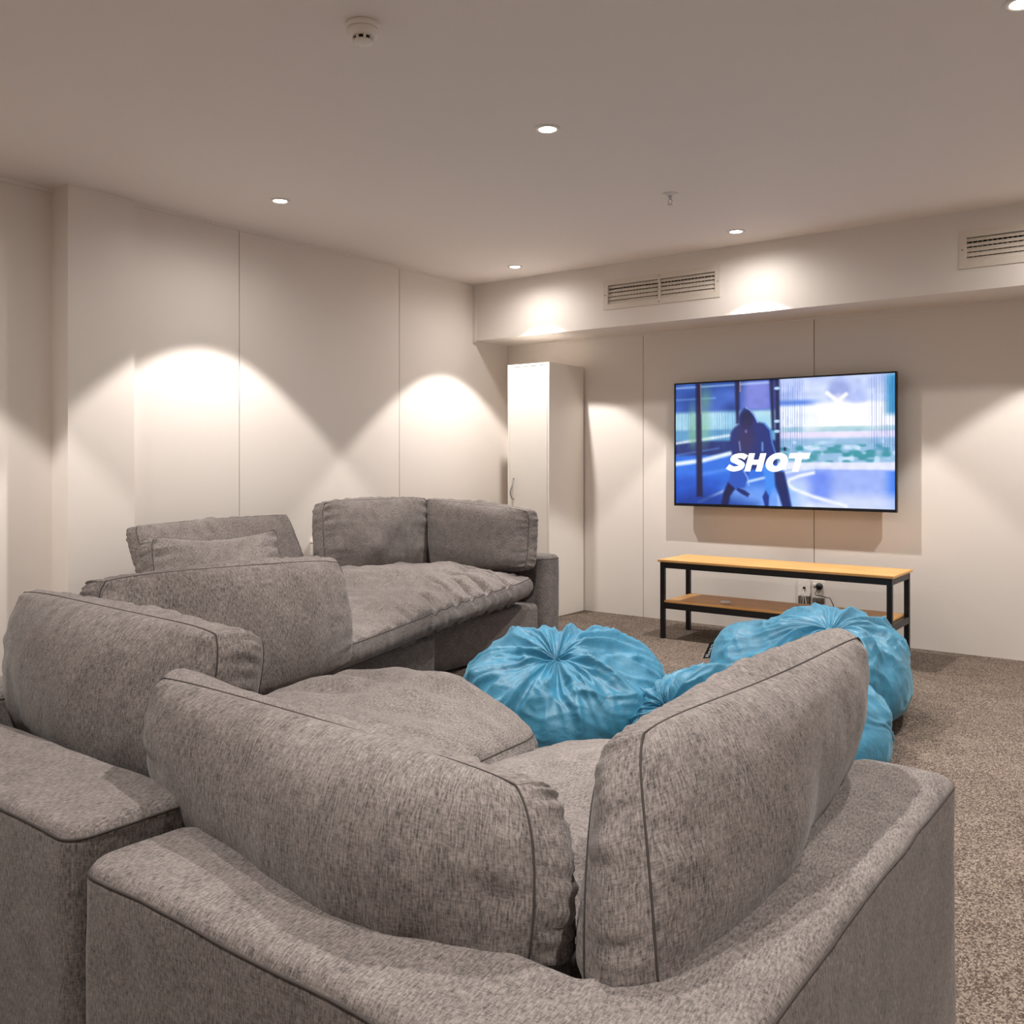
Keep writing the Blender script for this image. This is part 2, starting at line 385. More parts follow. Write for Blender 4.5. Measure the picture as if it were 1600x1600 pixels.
def picture(nx, nz):
    s, t = np.meshgrid((np.arange(nx+1))/nx, (np.arange(nz+1))/nz)
    rng = np.random.RandomState(4)
    img = np.zeros(s.shape+(3,))
    def C(*c): return np.array(c, float)
    def blend(mask, c): img[:] = img*(1-mask[..., None])+C(*c)*mask[..., None]
    def sm(x, a, b_): return np.clip((x-a)/(b_-a), 0, 1)**2*(3-2*np.clip((x-a)/(b_-a), 0, 1))
    def band(x, a, b_, e=.01): return sm(x, a-e, a+e)*(1-sm(x, b_-e, b_+e))
    def vnoise(fx, fz, seed):
        g = np.random.RandomState(seed).rand(int(fz)+3, int(fx)+3)
        x = s*fx; y = t*fz; xi = x.astype(int); yi = y.astype(int); fx_ = x-xi; fy_ = y-yi
        fx_ = fx_*fx_*(3-2*fx_); fy_ = fy_*fy_*(3-2*fy_)
        return (g[yi, xi]*(1-fx_)+g[yi, xi+1]*fx_)*(1-fy_)+(g[yi+1, xi]*(1-fx_)+g[yi+1, xi+1]*fx_)*fy_
    def poly(pts, e=.006):
        inside = np.zeros(s.shape, bool); dmin = np.full(s.shape, 9.); k = 9/16
        for (x0, y0), (x1, y1) in zip(pts, pts[1:]+pts[:1]):
            cond = ((y0 > t) != (y1 > t))
            xx = x0+(t-y0)*(x1-x0)/((y1-y0) if abs(y1-y0) > 1e-9 else 1e-9)
            inside ^= cond & (s < xx)
            dx, dy = (x1-x0), (y1-y0)*k
            u = np.clip(((s-x0)*dx+((t-y0)*k)*dy)/(dx*dx+dy*dy+1e-12), 0, 1)
            dmin = np.minimum(dmin, np.hypot(s-x0-u*dx, (t-y0)*k-u*dy))
        sd = np.where(inside, dmin, -dmin)
        return np.clip(.5+sd/(2*e), 0, 1)
    def line(pts, w, c, e=.004, a=1):
        m = np.zeros(s.shape); k = 9/16
        for (x0, y0), (x1, y1) in zip(pts, pts[1:]):
            dx, dy = (x1-x0), (y1-y0)*k
            u = np.clip(((s-x0)*dx+((t-y0)*k)*dy)/(dx*dx+dy*dy+1e-12), 0, 1)
            d = np.hypot(s-x0-u*dx, (t-y0)*k-u*dy); m = np.maximum(m, np.clip(.5+(w-d)/(2*e), 0, 1))
        blend(m*a, c)
    def ell(cx, cy, rx, ry, c, a=1, e=.3):
        d = np.sqrt(((s-cx)/rx)**2+((t-cy)/ry)**2); blend(np.clip((1+e-d)/(2*e), 0, 1)*a, c)
    n1 = vnoise(14, 9, 1); n2 = vnoise(40, 24, 2); n3 = vnoise(90, 3, 3); n4 = vnoise(30, 40, 7)
    L = 1-sm(s, .47, .53)
    # left, seen through the fence
    img[:] = C(28, 72, 160)
    blend(band(t, -.1, .24, .02), (22, 62, 140)); blend(band(t, -.1, .24, .02)*n1, (70, 110, 205))
    blend(band(t, .24, .40, .025), (150, 205, 232)); blend(band(t, .24, .40, .02)*n1*.7, (205, 235, 240))
    blend(band(t, .39, .50, .02), (96, 160, 200))
    blend(band(t, .48, .60, .015), (20, 44, 112)); blend(band(t, .60, 1.2, .02), (44, 112, 225))
    blend(band(t, .78, 1.2, .05)*(1-sm(s, .1, .5)), (26, 84, 200))
    blend(band(s, .34, .47, .03)*band(t, .0, .23, .02), (120, 130, 215))
    line([(-.02, .03), (.46, .02)], .003, (190, 220, 255), .006, .8); line([(-.02, .13), (.2, .125)], .002, (150, 200, 255), .006, .7)
    line([(-.02, .56-.06), (.30, .43)], .006, (235, 248, 255), .006)
    line([(-.02, .60), (.22, .54)], .003, (120, 150, 230), .005, .6)
    line([(-.02, .675), (.14, .64), (.34, .555)], .010, (225, 238, 255), .006)
    line([(.12, .76), (.30, .70)], .004, (130, 180, 255), .01, .5)
    for (cx, cy, rx, ry) in ((.15, .14, .03, .10), (.085, .32, .02, .13), (.14, .38, .03, .12), (.09, .45, .022, .08)):
        ell(cx, cy, rx, ry, (130, 185, 130), .5, .7)
    # right
    R = sm(s, .495, .505)
    def rb(m, c): blend(m*R, c)
    rb(np.ones_like(s), (205, 218, 250)); rb(band(t, -.1, .22, .02)*n1, (165, 185, 245)); rb(n2*.35*band(t, -.1, .22, .02), (240, 245, 255))
    rb(band(t, .17, .25, .02)*(1-sm(s, .60, .72)), (90, 135, 225))
    rb(band(t, .21, .42, .02), (240, 246, 255)); rb(sm(s, .62, .72)*band(t, .2, .40, .03), (255, 255, 255))
    ell(.77, .11, .05, .085, (150, 165, 225), .9, .3); ell(.84, .17, .04, .04, (170, 185, 240), .7, .4)
    rb(band(t, .38, .425, .01)*n1, (140, 190, 205)); rb(band(t, .42, .47, .01), (232, 225, 250))
    rb(band(t, .47, .66, .02), (150, 190, 225)); rb(band(t, .52, .66, .02)*sm(n4, .35, .75), (60, 150, 165)); rb(band(t, .48, .66, .02)*sm(n2, .6, .9)*.6, (225, 240, 255))
    rb(band(t, .655, .71, .01), (226, 230, 255)); rb(sm(s, .94, .99)*band(t, 0, .3, .03), (60, 150, 200))
    rb(band(t, .71, 1.2, .01), (158, 180, 248)); rb(band(t, .72, 1.2, .01)*(sm(s, .94, 1)), (70, 130, 240)); rb(band(t, .8, 1.2, .05)*(1-sm(s, .62, .8)), (205, 222, 255))
    rb(band(t, .90, 1.2, .05)*.7, (225, 232, 255)); rb(band(t, .72, .95, .05)*band(s, .64, .74, .04)*.8, (96, 130, 240))
    line([(.72, .125), (.765, .19), (.80, .14)], .008, (255, 255, 255), .006); line([(.765, .19), (.79, .24)], .02, (255, 255, 255), .02)
    # fence slats
    slat = (np.sin(s*2*PI*95+3*n3) > .55)*1.0
    blend(slat*.32*band(t, .02, .56, .03)*(band(s, .50, .62, .02)+band(s, .90, 1.1, .02)+band(s, 0, .12, .01)+band(s, .2, .3, .01)).clip(0, 1), (50, 90, 190))
    # court floor lines
    blend(band(t, .84, 1.3, .08)*band(s, .25, .6, .05)*.75, (130, 175, 250))
    line([(.12, .985), (.34, .82), (.55, .73), (.66, .70)], .005, (215, 230, 255), .006)
    line([(.66, .735), (.60, .76), (.555, .79), (.545, .82), (.57, .86), (.66, .92), (.80, .985)], .007, (240, 246, 255), .006)
    blend(poly([(0, .95), (.14, .88), (.4, .99), (.4, 1.1), (0, 1.1)], .03)*.8, (12, 50, 140))
    # posts
    blend(poly([(.103, -.02), (.128, -.02), (.138, .94), (.108, .94)]), (14, 18, 62))
    line([(.128, -.02), (.131, .25)], .002, (230, 170, 160), .003, .7)
    blend(poly([(.298, -.02), (.322, -.02), (.318, .34), (.305, .34)]), (14, 18, 70)); line([(.324, -.02), (.324, .08)], .002, (240, 170, 150), .003, .8)
    blend(poly([(.462, -.02), (.482, -.02), (.486, .40), (.474, .40)]), (12, 18, 72)); blend(poly([(.487, -.02), (.508, -.02), (.512, .6), (.492, .6)]), (10, 24, 80))
    for yy in (.07, .33, .41): ell(.497, yy, .013, .013, (190, 225, 255), .95)
    ell(.533, .55, .006, .015, (20, 40, 80))
    # player
    NV = (22, 44, 120); DK = (12, 22, 74)
    blend(poly([(.275, .50), (.277, .42), (.295, .375), (.32, .345), (.315, .30), (.325, .25), (.345, .215), (.365, .225), (.39, .27), (.405, .33), (.44, .345), (.468, .40), (.475, .47), (.492, .58), (.50, .66), (.45, .70), (.35, .72), (.30, .68), (.285, .60)], .006), NV)
    ell(.355, .31, .030, .075, DK, .95, .3); ell(.35, .47, .045, .13, (52, 44, 92), .85, .5)
    line([(.352, .215), (.372, .235), (.396, .29), (.408, .335)], .0025, (150, 190, 255), .003, .9); line([(.44, .345), (.466, .40), (.475, .50), (.49, .58)], .003, (90, 160, 255), .004, .8)
    line([(.32, .49), (.325, .56)], .003, (150, 200, 255), .004, .7); line([(.43, .5), (.43, .56)], .004, (150, 200, 255), .004, .7)
    ell(.352, .405, .006, .014, (140, 120, 190), .7)
    blend(poly([(.29, .66), (.37, .66), (.365, .76), (.36, .80), (.345, .86), (.30, .87), (.275, .90), (.26, 1.02), (.228, 1.02), (.245, .90), (.27, .79)], .006), (38, 86, 190))
    blend(poly([(.265, .82), (.30, .87), (.275, .93), (.265, 1.02), (.228, 1.02), (.243, .90)], .006), DK)
    blend(poly([(.42, .66), (.52, .70), (.535, .78), (.55, .88), (.565, 1.02), (.525, 1.02), (.51, .93), (.485, .85), (.475, .87), (.465, .94), (.455, 1.02), (.442, 1.02), (.435, .95), (.445, .85), (.44, .76)], .006), (64, 140, 240))
    blend(poly([(.485, .72), (.53, .73), (.542, .82), (.565, 1.02), (.525, 1.02), (.508, .92), (.49, .84)], .006), (16, 34, 98))
    blend(poly([(.43, .93), (.445, .88), (.46, .92), (.458, 1.02), (.445, 1.02)], .004), (20, 50, 140))
    line([(.50, .70), (.535, .705)], .006, (240, 245, 255), .004)
    blend(poly([(.31, .86), (.345, .88), (.37, .91), (.36, .935), (.33, .91), (.305, .88)], .004), (24, 40, 110))
    line([(.34, .72), (.36, .78), (.365, .84)], .003, (160, 200, 255), .004, .8)
    img[:] = img*(.97+.06*n2[..., None])
    return np.clip(img, 0, 255)
img = picture(NX, NZ)/255.0
imgl = np.where(img <= .04045, img/12.92, ((img+.055)/1.055)**2.4)
V = []; F = []
for j in range(NZ+1):
    for i in range(NX+1): V.append((sx0+(sx1-sx0)*i/NX-r.location.x, ty+.008-r.location.y, sz1-(sz1-sz0)*j/NZ-r.location.z))
for j in range(NZ):
    for i in range(NX):
        a = j*(NX+1)+i; F.append((a, a+NX+1, a+NX+2, a+1))
me = mesh_from('screen', V, F)
ca = me.color_attributes.new('picture', 'FLOAT_COLOR', 'POINT')
buf = np.ones((len(V), 4), np.float32); buf[:, :3] = imgl.reshape(-1, 3); ca.data.foreach_set('color', buf.ravel())
m, nt, bs = newmat('lit television screen'); at = nt.nodes.new('ShaderNodeAttribute'); at.attribute_name = 'picture'
bs.inputs['Base Color'].default_value = (.01, .01, .012, 1); bs.inputs['Roughness'].default_value = .25
nt.links.new(at.outputs['Color'], bs.inputs['Emission Color']); bs.inputs['Emission Strength'].default_value = .92
screen = link('screen', me, m, r)
def ribbon(pts, w):
    P_ = []
    n = len(pts)
    for i in range(n-1):
        p0, p1, p2, p3 = pts[max(i-1, 0)], pts[i], pts[i+1], pts[min(i+2, n-1)]
        for k in range(6):
            t_ = k/6
            P_.append(tuple(.5*((2*p1[a])+(-p0[a]+p2[a])*t_+(2*p0[a]-5*p1[a]+4*p2[a]-p3[a])*t_*t_+(-p0[a]+3*p1[a]-3*p2[a]+p3[a])*t_**3) for a in (0, 1)))
    P_.append(pts[-1]); Vv = []; Ff = []
    for i, p_ in enumerate(P_):
        a_, b_ = P_[max(i-1, 0)], P_[min(i+1, len(P_)-1)]; dx, dy = b_[0]-a_[0], b_[1]-a_[1]; l_ = math.hypot(dx, dy)
        Vv += [(p_[0]-dy/l_*w, p_[1]+dx/l_*w), (p_[0]+dy/l_*w, p_[1]-dx/l_*w)]
        if i: Ff.append((2*i-2, 2*i-1, 2*i+1, 2*i))
    return Vv, Ff
def rect(x0, y0, x1, y1): return [(x0, y0), (x1, y0), (x1, y1), (x0, y1)], [(0, 1, 2, 3)]
LV = []; LF = []
def addl(VF, dx):
    n_ = len(LV); LV.extend([(x_+dx, y_) for x_, y_ in VF[0]]); LF.extend([tuple(k+n_ for k in f_) for f_ in VF[1]])
addl(ribbon([(.90, .76), (.66, .865), (.42, .86), (.22, .78), (.22, .655), (.40, .565), (.62, .47), (.78, .35), (.74, .215), (.52, .135), (.28, .14), (.02, .26)], .135), 0)
for rc in ((0, 0, .31, 1), (.60, 0, .91, 1), (.31, .37, .60, .64)): addl(rect(*rc), 1.0)
ov = []; of = []
for k in range(40):
    th = 2*PI*k/40; ov += [(.56+.56*math.cos(th), .5+.52*math.sin(th)), (.56+.20*math.cos(th), .5+.21*math.sin(th))]
    of.append((2*k, 2*k+1, (2*k+3) % 80, (2*k+2) % 80))
addl((ov, of), 2.02)
addl(rect(0, .72, 1.02, 1), 3.14); addl(rect(.355, 0, .665, .72), 3.14)
LV = [(x_+.26*y_, y_) for x_, y_ in LV]
xs_ = [v_[0] for v_ in LV]
X0 = sx0+(sx1-sx0)*.256; X1 = sx0+(sx1-sx0)*.648; Z0 = sz1-(sz1-sz0)*.727; Z1 = sz1-(sz1-sz0)*.583
cm = mesh_from('caption', [(X0+(x_-min(xs_))/(max(xs_)-min(xs_))*(X1-X0)-r.location.x, ty+.006-r.location.y, Z0+y_*(Z1-Z0)-r.location.z) for x_, y_ in LV], LF)
cap = link('caption', cm, M['letter'], screen)

# ------------------------------------------------------------------ sockets and cables
def plate(pxa, pxb, ztop, zbot, label, plug):
    a = aY(pxa, 920, TY).x; b_ = aY(pxb, 920, TY).x
    r = empty('wall_socket', ((a+b_)/2, TY, (ztop+zbot)/2), label, 'wall socket', 'wall sockets behind the bench')
    MB().box((a, TY-.012, zbot), (b_, TY, ztop)).build('face_plate', M['plastic'], r, bevel=.002)
    MB().box((a+.004, TY-.022, zbot-.05), (b_-.004, TY, zbot-.002)).build('lower_box', M['gap'], r, bevel=.002)
    c = (a+b_)/2
    if plug:
        MB().box((a+.008, TY-.018, ztop-.035), (a+.024, TY-.012, ztop-.022)).build('switch', M['plastic'], r)
    else:
        MB().box((c-.006, TY-.016, ztop-.07), (c+.008, TY-.012, ztop-.05)).build('port', M['blackp'], r)
    return a, b_, c
a, b_, c = plate(1248, 1267, .365, .255, 'left white wall plate with a cable port behind the bench', False)
o = MB()
for k, dx in enumerate((-.02, .0, .025)):
    o.tube([(c, TY-.016, .30), (c+.003, TY-.03, .285), (c+dx*.6, TY-.03, .24), (c+dx, TY-.035, .19), (c+dx*1.2, TY-.03, .1), (c+dx, TY-.02, .008)], .0022, 6)
tag(o.build('cable', M['cablew'], smooth=True, org=(c, TY-.02, 0)), 'thin pale cables hanging from the left wall plate', 'cable')
a, b_, c = plate(1270, 1289, .362, .25, 'right white wall socket with the round black plug in it', True)
r = empty('power_plug', (c+.006, TY-.02, .325), 'round black plug in the wall socket with a dark curving cable', 'plug')
q = MB(); n = 20; cc = Vector((c+.01, 0, .325))
prof = [(.021, TY-.013), (.022, TY-.022), (.018, TY-.036), (.006, TY-.040)]; rr_ = []
for (rad, yy) in prof:
    rr_.append(len(q.V))
    for k in range(n): q.V.append((cc.x+rad*math.cos(2*PI*k/n), yy, cc.z+rad*math.sin(2*PI*k/n)))
for a_, b2 in zip(rr_, rr_[1:]):
    for k in range(n): q.F.append((a_+k, a_+(k+1) % n, b2+(k+1) % n, b2+k))
q.F.append(tuple(rr_[-1]+k for k in range(n))); q.F.append(tuple(rr_[0]+k for k in range(n)))
q.build('plug_body', M['blackp'], r, smooth=True)
MB().tube([(cc.x-.01, TY-.03, .31), (cc.x-.022, TY-.035, .28), (cc.x-.012, TY-.04, .268), (cc.x+.01, TY-.04, .272), (cc.x+.04, TY-.03, .262), (cc.x+.07, TY-.03, .258), (cc.x+.09, TY-.03, .22), (cc.x+.10, TY-.03, .15), (cc.x+.105, TY-.02, .008)], .003, 8).build('power_cord', M['blackp'], r, smooth=True)
p = aX(494, 850, WX)
r = empty('skirting_socket', (WX, p.y, p.z-.03), 'white power outlet box on the left wall glimpsed between the two grey cushions', 'wall socket')
MB().box((WX, p.y-.05, p.z-.10), (WX+.03, p.y+.10, p.z+.005)).build('housing', M['plastic'], r, bevel=.003)
MB().box((WX, p.y-.05, p.z+.008), (WX+.03, p.y+.10, p.z+.024)).build('lid', M['plastic'], r, bevel=.003)
for dy in (-.02, .01): MB().box((WX+.03, p.y+dy, p.z-.04), (WX+.032, p.y+dy+.008, p.z-.028)).build('socket_hole', M['void'], r)

# ------------------------------------------------------------------ upholstery
def nv(p, s=1.0):
    return Vector((noise.noise(p*s), noise.noise(p*s+Vector((17, 3, 5))), noise.noise(p*s+Vector((5, 31, 9)))))
def soft(p): return p + nv(p, 3.2)*.0045 + nv(p, 11)*.0025

def ring_pts(poly, inset, R, arc=6, step=.045):
    n = len(poly); parts = []
    for i in range(n):
        p0, p1, p2 = Vector(poly[i-1]), Vector(poly[i]), Vector(poly[(i+1) % n])
        d1 = (p1-p0).normalized(); d2 = (p2-p1).normalized()
        n1 = Vector((-d1.y, d1.x)); n2 = Vector((-d2.y, d2.x)); cr = d1.x*d2.y-d1.y*d2.x
        if cr > 0:
            c = p1+n1*R+n2*R; rad = R-inset
            a0 = math.atan2(-n1.y, -n1.x); 
            pts = []
            ang = math.acos(max(-1, min(1, n1.dot(n2))))
            for k in range(arc+1):
                th = a0+ang*k/arc; pts.append(c+Vector((math.cos(th), math.sin(th)))*rad)
        else:
            R2 = .01; c = p1-n1*R2-n2*R2; rad = R2+inset
            a0 = math.atan2(n1.y, n1.x); pts = []
            ang = math.acos(max(-1, min(1, n1.dot(n2))))
            for k in range(arc+1):
                th = a0-ang*k/arc; pts.append(c+Vector((math.cos(th), math.sin(th)))*rad)
        parts.append(pts)
    out = []
    for i in range(n):
        out += parts[i]; a = parts[i][-1]; b = parts[(i+1) % n][0]
        L = (Vector(poly[(i+1) % n])-Vector(poly[i])).length; m = max(2, int(L/step))
        for k in range(1, m): out.append(a.lerp(b, k/m))
    return out

def upholstered(name, poly, z0, z1, parent, r=.035, R=.06, piping=True, seam_ang=20):
    rings = []; K = 6; zs = []
    zz = z0
    nz = max(2, int((z1-r-z0)/.05))
    for k in range(nz+1): zs.append((z0+(z1-r-z0)*k/nz, 0))
    for k in range(1, K+1):
        a = PI/2*k/K; zs.append((z1-r+r*math.sin(a), r-r*math.cos(a)))
    # extra shallow inner rings to keep the top from looking like a slab
    zs.append((z1+.002, r+.015)) if R > r+.02 else None
    V = []; F = []; UV = []; npt = None
    for (z, ins) in zs:
        pts = ring_pts(poly, min(ins, R-.002), R); npt = len(pts)
        acc = 0
        for k, p in enumerate(pts):
            if k: acc += (p-pts[k-1]).length
            P = soft(Vector((p.x, p.y, z))) if z > .02 else Vector((p.x, p.y, z))
            V.append(P)
    R_ = len(zs)
    for j in range(R_-1):
        for k in range(npt): F.append((j*npt+k, j*npt+(k+1) % npt, (j+1)*npt+(k+1) % npt, (j+1)*npt+k))
    F.append(tuple((R_-1)*npt+k for k in range(npt)))
    F.append(tuple(range(npt))[::-1])
    o0 = Vector(parent.location)
    me = mesh_from(name, [v-o0 for v in V], F)
    bm = bmesh.new(); bm.from_mesh(me)
    # turn the cap into a grid of faces following the same soft displacement
    cap = [f for f in bm.faces if len(f.verts) > 4 and f.calc_center_median().z+o0.z > (z0+z1)/2]
    base = bmesh.ops.triangulate(bm, faces=cap)
    uvl = bm.loops.layers.uv.new('UVMap')
    for f in bm.faces:
        f.smooth = True; nn = f.normal
        for l in f.loops:
            c = l.vert.co+o0
            if abs(nn.z) > .7: l[uvl].uv = (c.x*.985+c.y*.17, c.y*.985-c.x*.17)
            elif abs(nn.x) > abs(nn.y): l[uvl].uv = (c.y, c.z)
            else: l[uvl].uv = (c.x, c.z)
    bm.to_mesh(me); bm.free()
    o = link(name, me, M['fabric'], parent)
    if piping:
        a = math.radians(seam_ang)
        pts = ring_pts(poly, r-r*math.cos(a), R); z = z1-r+r*math.sin(a)
        P3 = [soft(Vector((p.x, p.y, z))) for p in pts]
        MB().tube(P3, .0022, 6, closed=True).build('piping', M['seam'], o, smooth=True)
    return o

def smf(x): return x*x*(3-2*x)
def cushion(name, label, P, te, tm, seed, group, cat='cushion', puck=.014, lump=.026, creases=(), nu=84, nv_=56, k=.05, bulge=.028, pu=2.6):
    P = [[Vector(q) for q in row] for row in P]
    def q3(t): return (.5*t*(t-1), 1-t*t, .5*t*(t+1))
    def patch(u, v):
        a = q3(u); b = q3(v); s_ = Vector()
        for j in range(3):
            for i in range(3): s_ += P[j][i]*(a[i]*b[j])
        return s_
    L = (P[1][2]-P[1][0]).length; Hh = (P[2][1]-P[0][1]).length
    sd = Vector((seed*3.17, seed*1.91, seed*.77))
    def rm(s_): return s_*(1.5-.5*s_*s_)*.72+s_*.28
    org = P[0][1].copy()
    front = {}; back = {}; rim = {}
    V = []; UV = []
    def base(u, v):
        uu = u*(1-k*abs(v)**6*u*u); vv = v*(1-k*abs(u)**6*v*v); return uu, vv
    def frame(u, v):
        uu, vv = base(u, v); e = .01
        c = patch(uu, vv); du = patch(uu+e, vv)-patch(uu-e, vv); dv = patch(uu, vv+e)-patch(uu, vv-e)
        n = du.cross(dv).normalized(); return c, n, uu, vv
    def thick(u, v, side):
        f = max(0, 1-abs(u)**pu)**.62*max(0, 1-abs(v)**pu)**.62
        h = te+(tm-te)*f
        du = (1-abs(u))*L/2; dv = (1-abs(v))*Hh/2
        sv = Vector((u*L*.5, v*Hh*.5, side*3))+sd
        h += lump*noise.noise(sv*3.2)*(f**.5)+lump*.4*noise.noise(sv*7.5+sd)*f**.4
        # gathered folds that start on the seam and die out inwards
        a = math.exp(-du/.07); b = math.exp(-dv/.07)
        r1 = noise.noise(Vector((v*Hh*.5*30, du*6, seed+side))); r2 = noise.noise(Vector((u*L*.5*24, dv*6, seed+side+9)))
        m1 = .5+.5*noise.noise(Vector((v*2.3, side, seed+3))); m2 = .4+.6*noise.noise(Vector((u*2.3, side, seed+7)))
        edge = min(1, min(du, dv)/.012)
        h += edge*puck*(a*r1*1.6*m1+b*r2*1.3*m2)
        for (u0, v0, u1, v1, w_, dp) in creases:
            ax, ay = u0*L/2, v0*Hh/2; bx, by = u1*L/2, v1*Hh/2; px, py = u*L/2, v*Hh/2
            dx, dy = bx-ax, by-ay; tt = max(0, min(1, ((px-ax)*dx+(py-ay)*dy)/(dx*dx+dy*dy)))
            wob = .018*noise.noise(Vector((tt*5, seed, u0)))
            dd = ((px-ax-tt*dx)**2+(py-ay-tt*dy)**2)**.5+wob*.5
            h -= dp*math.exp(-(dd/w_)**2)*math.sin(PI*min(1, max(0, .12+tt*.8)))
            h += dp*.45*math.exp(-((dd-2.1*w_)/(w_*1.1))**2)*math.sin(PI*min(1, max(0, .12+tt*.8)))
        return h
    us = [rm(-1+2*i/nu) for i in range(nu+1)]; vs = [rm(-1+2*j/nv_) for j in range(nv_+1)]
    for side, store in ((1, front), (-1, back)):
        for j, v in enumerate(vs):
            for i, u in enumerate(us):
                c, n, uu, vv = frame(u, v)
                store[i, j] = len(V); V.append(c+n*side*thick(u, v, side)); UV.append((u*L/2, v*Hh/2+side*1.7))
    F = []
    for j in range(nv_):
        for i in range(nu):
            F.append((front[i, j], front[i+1, j], front[i+1, j+1], front[i, j+1]))
            F.append((back[i, j], back[i, j+1], back[i+1, j+1], back[i+1, j]))
    per = [(i, 0) for i in range(nu)]+[(nu, j) for j in range(nv_)]+[(i, nv_) for i in range(nu, 0, -1)]+[(0, j) for j in range(nv_, 0, -1)]
    m = 6; rings = [[front[q] for q in per]]
    for s_ in range(1, m):
        ring = []; a = s_/m
        for kx, (i, j) in enumerate(per):
            u, v = us[i], vs[j]; c, n, uu, vv = frame(u, v)
            A = V[front[i, j]]; B = V[back[i, j]]
            out = (c-patch(uu*.96, vv*.96)); out = out-n*out.dot(n)
            if out.length > 0: out.normalize()
            pk = noise.noise(Vector((kx*.35, a*1.5, seed+20)))
            ring.append(len(V)); V.append(A.lerp(B, a)+out*(bulge*math.sin(PI*a)*(1+.4*pk)+.003*noise.noise(Vector((kx*.9, a*2, seed)))*math.sin(PI*a)))
            UV.append((0, 0))
        rings.append(ring)
    rings.append([back[q] for q in per]); N = len(per)
    nF = len(F); acc = [0]
    for kx in range(N): acc.append(acc[-1]+(V[rings[0][(kx+1) % N]]-V[rings[0][kx]]).length)
    GUV = []
    for ri, (a, b) in enumerate(zip(rings, rings[1:])):
        y0 = ri/m*te*2.6; y1 = (ri+1)/m*te*2.6
        for kx in range(N):
            F.append((a[kx], a[(kx+1) % N], b[(kx+1) % N], b[kx]))
            horiz = per[kx][1] in (0, nv_) and per[(kx+1) % N][1] in (0, nv_)
            if horiz: GUV.append(((acc[kx], y0), (acc[kx+1], y0), (acc[kx+1], y1), (acc[kx], y1)))
            else: GUV.append(((y0, acc[kx]), (y0, acc[kx+1]), (y1, acc[kx+1]), (y1, acc[kx])))
    zmin = min(v.z for v in V)
    me = mesh_from(name, [v-org for v in V], F)
    uvl = me.uv_layers.new(name='UVMap')
    for lp in me.loops: uvl.data[lp.index].uv = UV[lp.vertex_index]
    for pi in range(nF, len(F)):
        for q_, li in enumerate(me.polygons[pi].loop_indices): uvl.data[li].uv = GUV[pi-nF][q_]
    bm = bmesh.new(); bm.from_mesh(me); bmesh.ops.recalc_face_normals(bm, faces=bm.faces); bm.to_mesh(me); bm.free()
    o = link(name, me, M['fabric'], None, True); o.location = org
    tag(o, label, cat, group)
    tb = MB()
    for side, store in ((1, front), (-1, back)):
        pts = []
        for (i, j) in per:
            pts.append(V[store[i, j]])
        tb.tube(pts, .0017, 6, closed=True)
    tb.V = [Vector(v)-org for v in tb.V]
    mp = mesh_from('piping', tb.V, tb.F); link('piping', mp, M['seam'], o, True)
    return o

GS = 'sofa modules'; GB = 'grey back cushions of the sofa'; GC = 'grey seat cushions of the sofa'
ZT = .55
# --- near right module B (L shaped: back along the camera side, arm at the right)
b0 = aZ(118, 1340, .535); b1 = aZ(1500, 1203, .54)
bxl, byn, bxr, byf = b0.x, b0.y, b1.x, b1.y
AT = .20
B = empty('sofa_module', ((bxl+bxr)/2, (byn+byf)/2, 0), 'nearest grey sofa module with its back and right armrest in the foreground', 'sofa', GS)
upholstered('back_and_armrest', [(bxl, byn), (bxr, byn), (bxr, byf), (bxr-AT, byf), (bxr-AT, byn+AT), (bxl, byn+AT)], .02, .535, B, r=.03, R=.045)
upholstered('seat_base', [(bxl+.01, byn+AT), (bxr-AT, byn+AT), (bxr-AT, byf-.02), (bxl+.01, byf-.02)], .02, .27, B, r=.03, R=.045, piping=False)
# --- near left module A
a0 = aZ(112, 1312, .555)
axr, ayn = a0.x, a0.y; axl = -2.50; ayf = 2.02
A = empty('sofa_module', ((axl+axr)/2, (ayn+ayf)/2, 0), 'near grey sofa module at the left edge of the photo', 'sofa', GS)
upholstered('back_and_armrest', [(axl, ayn), (axr, ayn), (axr, ayn+AT+.02), (axl+AT, ayn+AT+.02), (axl+AT, ayf), (axl, ayf)], .02, .565, A, r=.025, R=.04)
upholstered('seat_base', [(axl+AT, ayn+AT+.02), (axr, ayn+AT+.02), (axr, ayf-.02), (axl+AT, ayf-.02)], .02, .27, A, r=.03, R=.045, piping=False)
# --- wall modules
ex = aZ(878, 978, 0)
FX = -3.16; FB = -4.37; FYe = aX(878, 900, FX).y; FYm = 3.40
Mf = empty('sofa_module', ((FX+FB)/2, 4.05, 0), 'far grey sofa module against the left wall ending in an armrest by the white cabinet', 'sofa', GS)
upholstered('back_and_armrest', [(FB, FYm), (FB+AT, FYm), (FB+AT, FYe-AT), (FX, FYe-AT), (FX, FYe), (FB, FYe)], .02, .55, Mf, r=.035, R=.05)
upholstered('seat_base', [(FB+AT, FYm), (FX-.02, FYm), (FX-.02, FYe-AT), (FB+AT, FYe-AT)], .02, .27, Mf, r=.03, R=.045, piping=False)
Mn = empty('sofa_module', (-3.6, 2.85, 0), 'middle grey sofa module by the left wall holding the two leaning cushions', 'sofa', GS)
upholstered('backrest', [(-4.2, 2.25), (-4.0, 2.25), (-4.0, FYm-.03), (-4.2, FYm-.03)], .02, .55, Mn, r=.035, R=.05)
upholstered('seat_base', [(-4.0, 2.25), (-3.0, 2.25), (-3.0, FYm-.03), (-4.0, FYm-.03)], .02, .27, Mn, r=.03, R=.045, piping=False)

V_ = Vector
